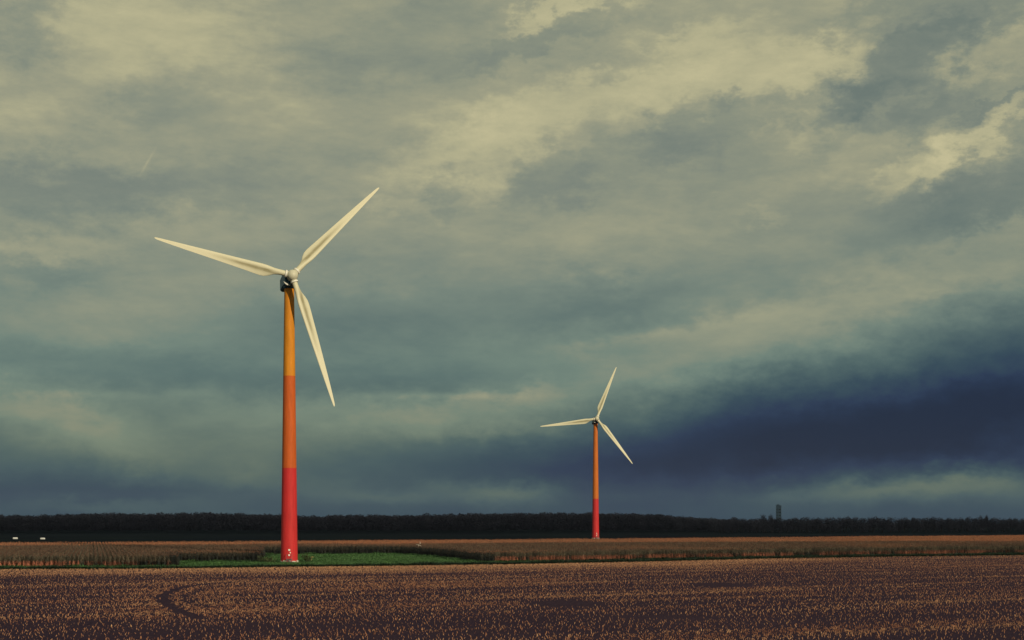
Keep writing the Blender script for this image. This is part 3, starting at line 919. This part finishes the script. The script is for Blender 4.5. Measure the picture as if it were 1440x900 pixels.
# cloud masses: photograph place x, y, half widths, tilt (up to the right), brightness
MASS = [
 # storm cloud
 (1300, 592, 290, 46, 8, -.31), (1500, 545, 190, 70, 12, -.20), (1080, 600, 190, 46, 6, -.15), (960, 645, 180, 36, 2, -.10), (1180, 525, 280, 46, 14, -.09), (1420, 480, 120, 50, 14, -.10),
 (1400, 640, 110, 22, -4, -.10), (820, 655, 110, 26, 0, -.05),
 # horizon glow patches
 (1290, 688, 110, 15, 3, .13), (1215, 692, 60, 12, 0, .06), (1350, 670, 60, 20, 8, .12), (1425, 690, 40, 16, 0, .07), (690, 692, 70, 13, 0, .14), (455, 688, 60, 12, 0, .05),
 # lower left banks
 (80, 686, 160, 18, -2, -.075), (330, 665, 120, 30, 0, .0), (650, 640, 130, 30, 0, -.07), (250, 690, 120, 20, 0, -.03),
 (120, 600, 140, 30, -14, .08), (170, 640, 100, 22, -18, .07), (345, 672, 55, 18, 0, .09), (400, 630, 90, 14, 3, .035), (230, 712, 120, 10, 0, .035), (540, 702, 60, 10, 0, .09), (130, 713, 80, 8, 0, .06), (740, 702, 50, 12, 0, .07), (1110, 700, 60, 10, 4, .06), (20, 575, 110, 22, -8, .06), (560, 590, 170, 22, -2, .08), (360, 590, 130, 24, 4, .045), (690, 566, 90, 12, 4, .05),
 (640, 557, 110, 4, 0, .07), (140, 555, 70, 5, 0, .05), (275, 551, 45, 5, 0, .04),
 (300, 530, 260, 22, 0, -.05), (560, 535, 180, 18, 0, -.03),
 # middle bands
 (640, 440, 230, 40, 3, -.06), (850, 432, 110, 26, 8, -.08), (440, 440, 130, 40, 0, -.05), (830, 530, 120, 24, -12, -.03),
 (150, 440, 150, 40, 8, .055), (60, 500, 110, 18, 0, -.05), (990, 456, 170, 12, 13, .045), (870, 476, 90, 7, 8, .05), (1050, 474, 220, 32, 13, .075), (760, 556, 120, 22, 14, .05), (1300, 405, 170, 16, 8, .05), (1190, 415, 220, 34, 6, .02), (1000, 520, 170, 26, 12, .05),
 (780, 500, 90, 16, -5, .03),
 # left side
 (55, 352, 95, 15, 0, .10), (60, 385, 70, 16, 5, -.06), (90, 272, 150, 32, 0, -.11), (280, 262, 130, 28, 4, -.06), (200, 150, 75, 32, 14, -.06), (140, 118, 60, 22, 20, .04), (70, 185, 90, 28, 0, .06),
 (42, 42, 44, 36, 20, -.12), (280, 52, 120, 62, 0, .12), (130, 30, 50, 40, 0, .04), (10, 130, 40, 30, 0, .04), (330, 320, 120, 30, 5, .03), (320, 395, 110, 24, 0, .03),
 # top middle
 (545, 70, 150, 44, 12, -.075), (470, 100, 60, 24, 10, -.04), (410, 30, 40, 40, 40, -.03), (790, 14, 80, 16, 14, .13), (760, 52, 130, 17, 15, -.09), (620, 10, 70, 20, 0, -.03), (880, 88, 60, 12, 10, -.06), (640, 120, 100, 20, 5, -.02),
 # bright diagonal band
 (830, 140, 260, 38, 20, .09), (1090, 92, 150, 34, 10, .11), (1180, 70, 70, 26, 30, .05), (700, 200, 110, 50, 10, .08), (600, 235, 90, 30, 0, .03), (960, 55, 60, 15, 10, .04),
 # upper right dark clouds and gaps
 (1350, 6, 170, 34, 4, -.16), (1255, 100, 95, 34, 32, -.13), (1300, 125, 90, 50, 10, -.08), (1200, 145, 60, 20, 28, -.10), (1305, 60, 60, 24, 10, -.06), (1232, 165, 26, 20, 0, -.09), (1320, 150, 60, 26, 30, -.11), (1395, 137, 56, 9, 32, -.12), (1445, 175, 30, 18, 20, -.09), (1385, 70, 60, 22, 25, .06), (1345, 115, 30, 20, 30, .06), (1410, 160, 46, 14, 35, .08), (1290, 240, 60, 22, 22, .13), (1360, 212, 70, 16, 28, .11), (1155, 172, 46, 22, 10, .08), (1345, 180, 26, 16, 0, .05),
 (1425, 255, 120, 36, 22, -.13), (1330, 300, 150, 34, 14, -.08), (1200, 290, 160, 30, 10, -.03), (1210, 225, 50, 20, 15, .05),
 (1030, 148, 22, 15, 0, -.07), (950, 160, 26, 14, 30, -.06), (1000, 185, 90, 34, 14, -.10), (900, 225, 90, 30, 18, -.06), (1120, 150, 30, 16, 30, -.04), (775, 262, 66, 34, 5, -.085), (1060, 240, 110, 30, 12, -.03),
 (690, 262, 22, 22, 60, .06), (632, 275, 12, 36, -25, -.06), (550, 292, 60, 12, -14, .06), (640, 250, 40, 14, 0, .02), (830, 332, 120, 24, 4, .06), (1084, 313, 34, 10, 0, .055), (860, 370, 60, 16, 0, .05), (900, 345, 34, 20, 0, -.035), (570, 335, 120, 26, 5, .01), (480, 250, 80, 30, 0, .015),
]
pw = t.new('ShaderNodeSeparateXYZ'); t.con(Pw, pw.inputs[0])
ae_ = t.new('ShaderNodeSeparateXYZ'); t.con(AE, ae_.inputs[0])
for (px, py, sx, sy, rot, amp) in MASS:
    if abs(amp) < 0.025: continue
    amp *= (0.72 if px > 780 else 0.8) if py > 500 else ((0.53 if px > 720 else 0.64) if amp < 0 else 0.70)
    cx_ = t.new('ShaderNodeCombineXYZ')              # the running sum rides along in z so the masses are worked one after another
    t.con(pw.outputs[0], cx_.inputs[0]); t.con(pw.outputs[1], cx_.inputs[1]); t.con(L, cx_.inputs[2])
    ca, ce = ang(px, py)
    mp = t.new('ShaderNodeMapping', vector_type='TEXTURE')
    mp.inputs['Location'].default_value = (ca, ce, 0)
    mp.inputs['Rotation'].default_value = (0, 0, math.radians(rot))
    mp.inputs['Scale'].default_value = (sx*PXD, sy*PXD, 1e7)
    if sy < 8: t.con(ae_.outputs[0], cx_.inputs[0]); t.con(ae_.outputs[1], cx_.inputs[1])
    t.con(cx_.outputs[0], mp.inputs[0])
    dt_ = t.new('ShaderNodeVectorMath', operation='DOT_PRODUCT')
    t.con(mp.outputs[0], dt_.inputs[0]); t.con(mp.outputs[0], dt_.inputs[1])
    r2 = dt_.outputs['Value']
    if py < 330 and sy < 45:              # crisper cumulus edges up there
        r2 = t.math('POWER', r2, (2.6 if amp < 0 else 1.9) if px > 720 else 1.5)
    L = t.math('MULTIPLY_ADD', t.math('POWER', 0.4966, r2), amp, L)
# fine cloud texture, drawn out along the wind
mp = t.new('ShaderNodeMapping'); mp.inputs['Rotation'].default_value = (0, math.radians(-14), 0); mp.inputs['Scale'].default_value = (1, 1, 3.2); t.con(DIR, mp.inputs[0])
f1 = t.noise(mp.outputs[0], 9.0, 5.0, 0.58, dist=0.3)
mp2 = t.new('ShaderNodeMapping'); mp2.inputs['Rotation'].default_value = (0, math.radians(-28), 0); mp2.inputs['Scale'].default_value = (0.8, 0.8, 2.4); t.con(DIR, mp2.inputs[0])
f2 = t.noise(mp2.outputs[0], 36.0, 7.0, 0.68)
amp1 = t.mapr(L, 0.18, 0.50, 0.05, 0.17)
L = t.math('ADD', L, t.math('MULTIPLY', t.math('SUBTRACT', f1.outputs[0], 0.5), amp1))
fa = t.math('MULTIPLY', t.mapr(L, 0.2, 0.6, 0.05, 0.16), t.mapr(sp.outputs[2], 0.10, 0.25, 0.40, 1.0))
L = t.math('ADD', L, t.math('MULTIPLY', t.math('SUBTRACT', f2.outputs[0], 0.5), fa))
# a scrap of vapour trail
ca, ce = ang(207, 229)
mp = t.new('ShaderNodeMapping', vector_type='TEXTURE'); mp.inputs['Location'].default_value = (ca, ce, 0); mp.inputs['Rotation'].default_value = (0, 0, math.radians(60)); mp.inputs['Scale'].default_value = (17*PXD, 1.6*PXD, 1)
t.con(AE, mp.inputs[0])
dt_ = t.new('ShaderNodeVectorMath', operation='DOT_PRODUCT'); t.con(mp.outputs[0], dt_.inputs[0]); t.con(mp.outputs[0], dt_.inputs[1])
L = t.math('MULTIPLY_ADD', t.math('POWER', 0.4, dt_.outputs['Value']), 0.05, L)

def lin(c):
    c = c/255.0
    return c/12.92 if c <= 0.04045 else ((c + 0.055)/1.055)**2.4
LOW = [(.10, (16, 30, 58)), (.16, (24, 40, 69)), (.20, (32, 49, 78)), (.28, (48, 70, 84)), (.38, (74, 96, 97)), (.44, (92, 113, 108)), (.51, (112, 131, 119)),
       (.56, (134, 142, 123)), (.62, (156, 157, 130)), (.68, (177, 173, 138)), (.75, (196, 189, 147)), (.85, (214, 204, 160))]
HIGH = [(.10, (40, 52, 70)), (.28, (66, 84, 92)), (.38, (96, 109, 106)), (.44, (110, 122, 114)), (.51, (126, 134, 121)), (.56, (139, 144, 125)),
        (.62, (156, 156, 130)), (.68, (177, 173, 138)), (.75, (194, 187, 147)), (.85, (212, 203, 160))]
def tone(stops):
    r = t.new('ShaderNodeValToRGB'); el = r.color_ramp.elements
    while len(el) < len(stops): el.new(0.5)
    for q, (ps, c) in zip(el, stops):
        q.position = ps; q.color = (lin(c[0]), lin(c[1]), lin(c[2]), 1)
    t.con(L, r.inputs[0])
    return r.outputs[0]
RAMP = t.mixc(t.mapr(sp.outputs[2], 0.11, 0.22, 0, 1), tone(LOW), tone(HIGH))
gap = t.math('MULTIPLY', t.mapr(L, 0.34, 0.44, 0, 1), t.mapr(sp.outputs[2], 0.03, 0.10, 1, 0))
tint = t.new('ShaderNodeMix', data_type='RGBA', blend_type='MULTIPLY'); t.con(gap, tint.inputs[0]); t.con(RAMP, tint.inputs[6]); tint.inputs[7].default_value = (1.20, 1.02, 0.86, 1)
sky = t.new('ShaderNodeTexSky', sky_type='NISHITA'); sky.sun_disc = False
sky.sun_elevation = EL; sky.sun_rotation = PI - AZ
cl = t.new('ShaderNodeVectorMath', operation='SCALE'); t.con(tint.outputs[2], cl.inputs[0]); cl.inputs['Scale'].default_value = 1/SKY_STRENGTH
mx = t.mixc(0.97, sky.outputs[0], cl.outputs[0])
bg = t.new('ShaderNodeBackground'); bg.inputs['Strength'].default_value = SKY_STRENGTH; t.con(mx, bg.inputs['Color'])
ow = t.new('ShaderNodeOutputWorld'); t.con(bg.outputs[0], ow.inputs[0])

# ------------------------------------------------------------------ air
HAZE = 0.000025
if HAZE:
    b = MB(); b.box((0, 0, 60), (6150, 6150, 61.5))
    m = bpy.data.materials.new('air'); m.use_nodes = True
    nt = m.node_tree; nt.nodes.clear()
    o_ = nt.nodes.new('ShaderNodeOutputMaterial'); pv = nt.nodes.new('ShaderNodeVolumePrincipled')
    pv.inputs['Color'].default_value = (0.45, 0.56, 0.85, 1); pv.inputs['Density'].default_value = HAZE; pv.inputs['Anisotropy'].default_value = 0.0
    nt.links.new(pv.outputs[0], o_.inputs['Volume'])
    h = b.build('haze', m); h['kind'] = 'stuff'

# ------------------------------------------------------------------ render look
sc.view_settings.view_transform = 'Standard'
sc.view_settings.look = 'None'
sc.view_settings.gamma = 1.0
sc.view_settings.exposure = 0.0
sc.view_settings.use_curve_mapping = False
sc.render.engine = 'CYCLES'
sc.cycles.max_bounces = 5
sc.cycles.diffuse_bounces = 2
sc.cycles.glossy_bounces = 2
sc.cycles.volume_bounces = 0
sc.cycles.sample_clamp_indirect = 4.0
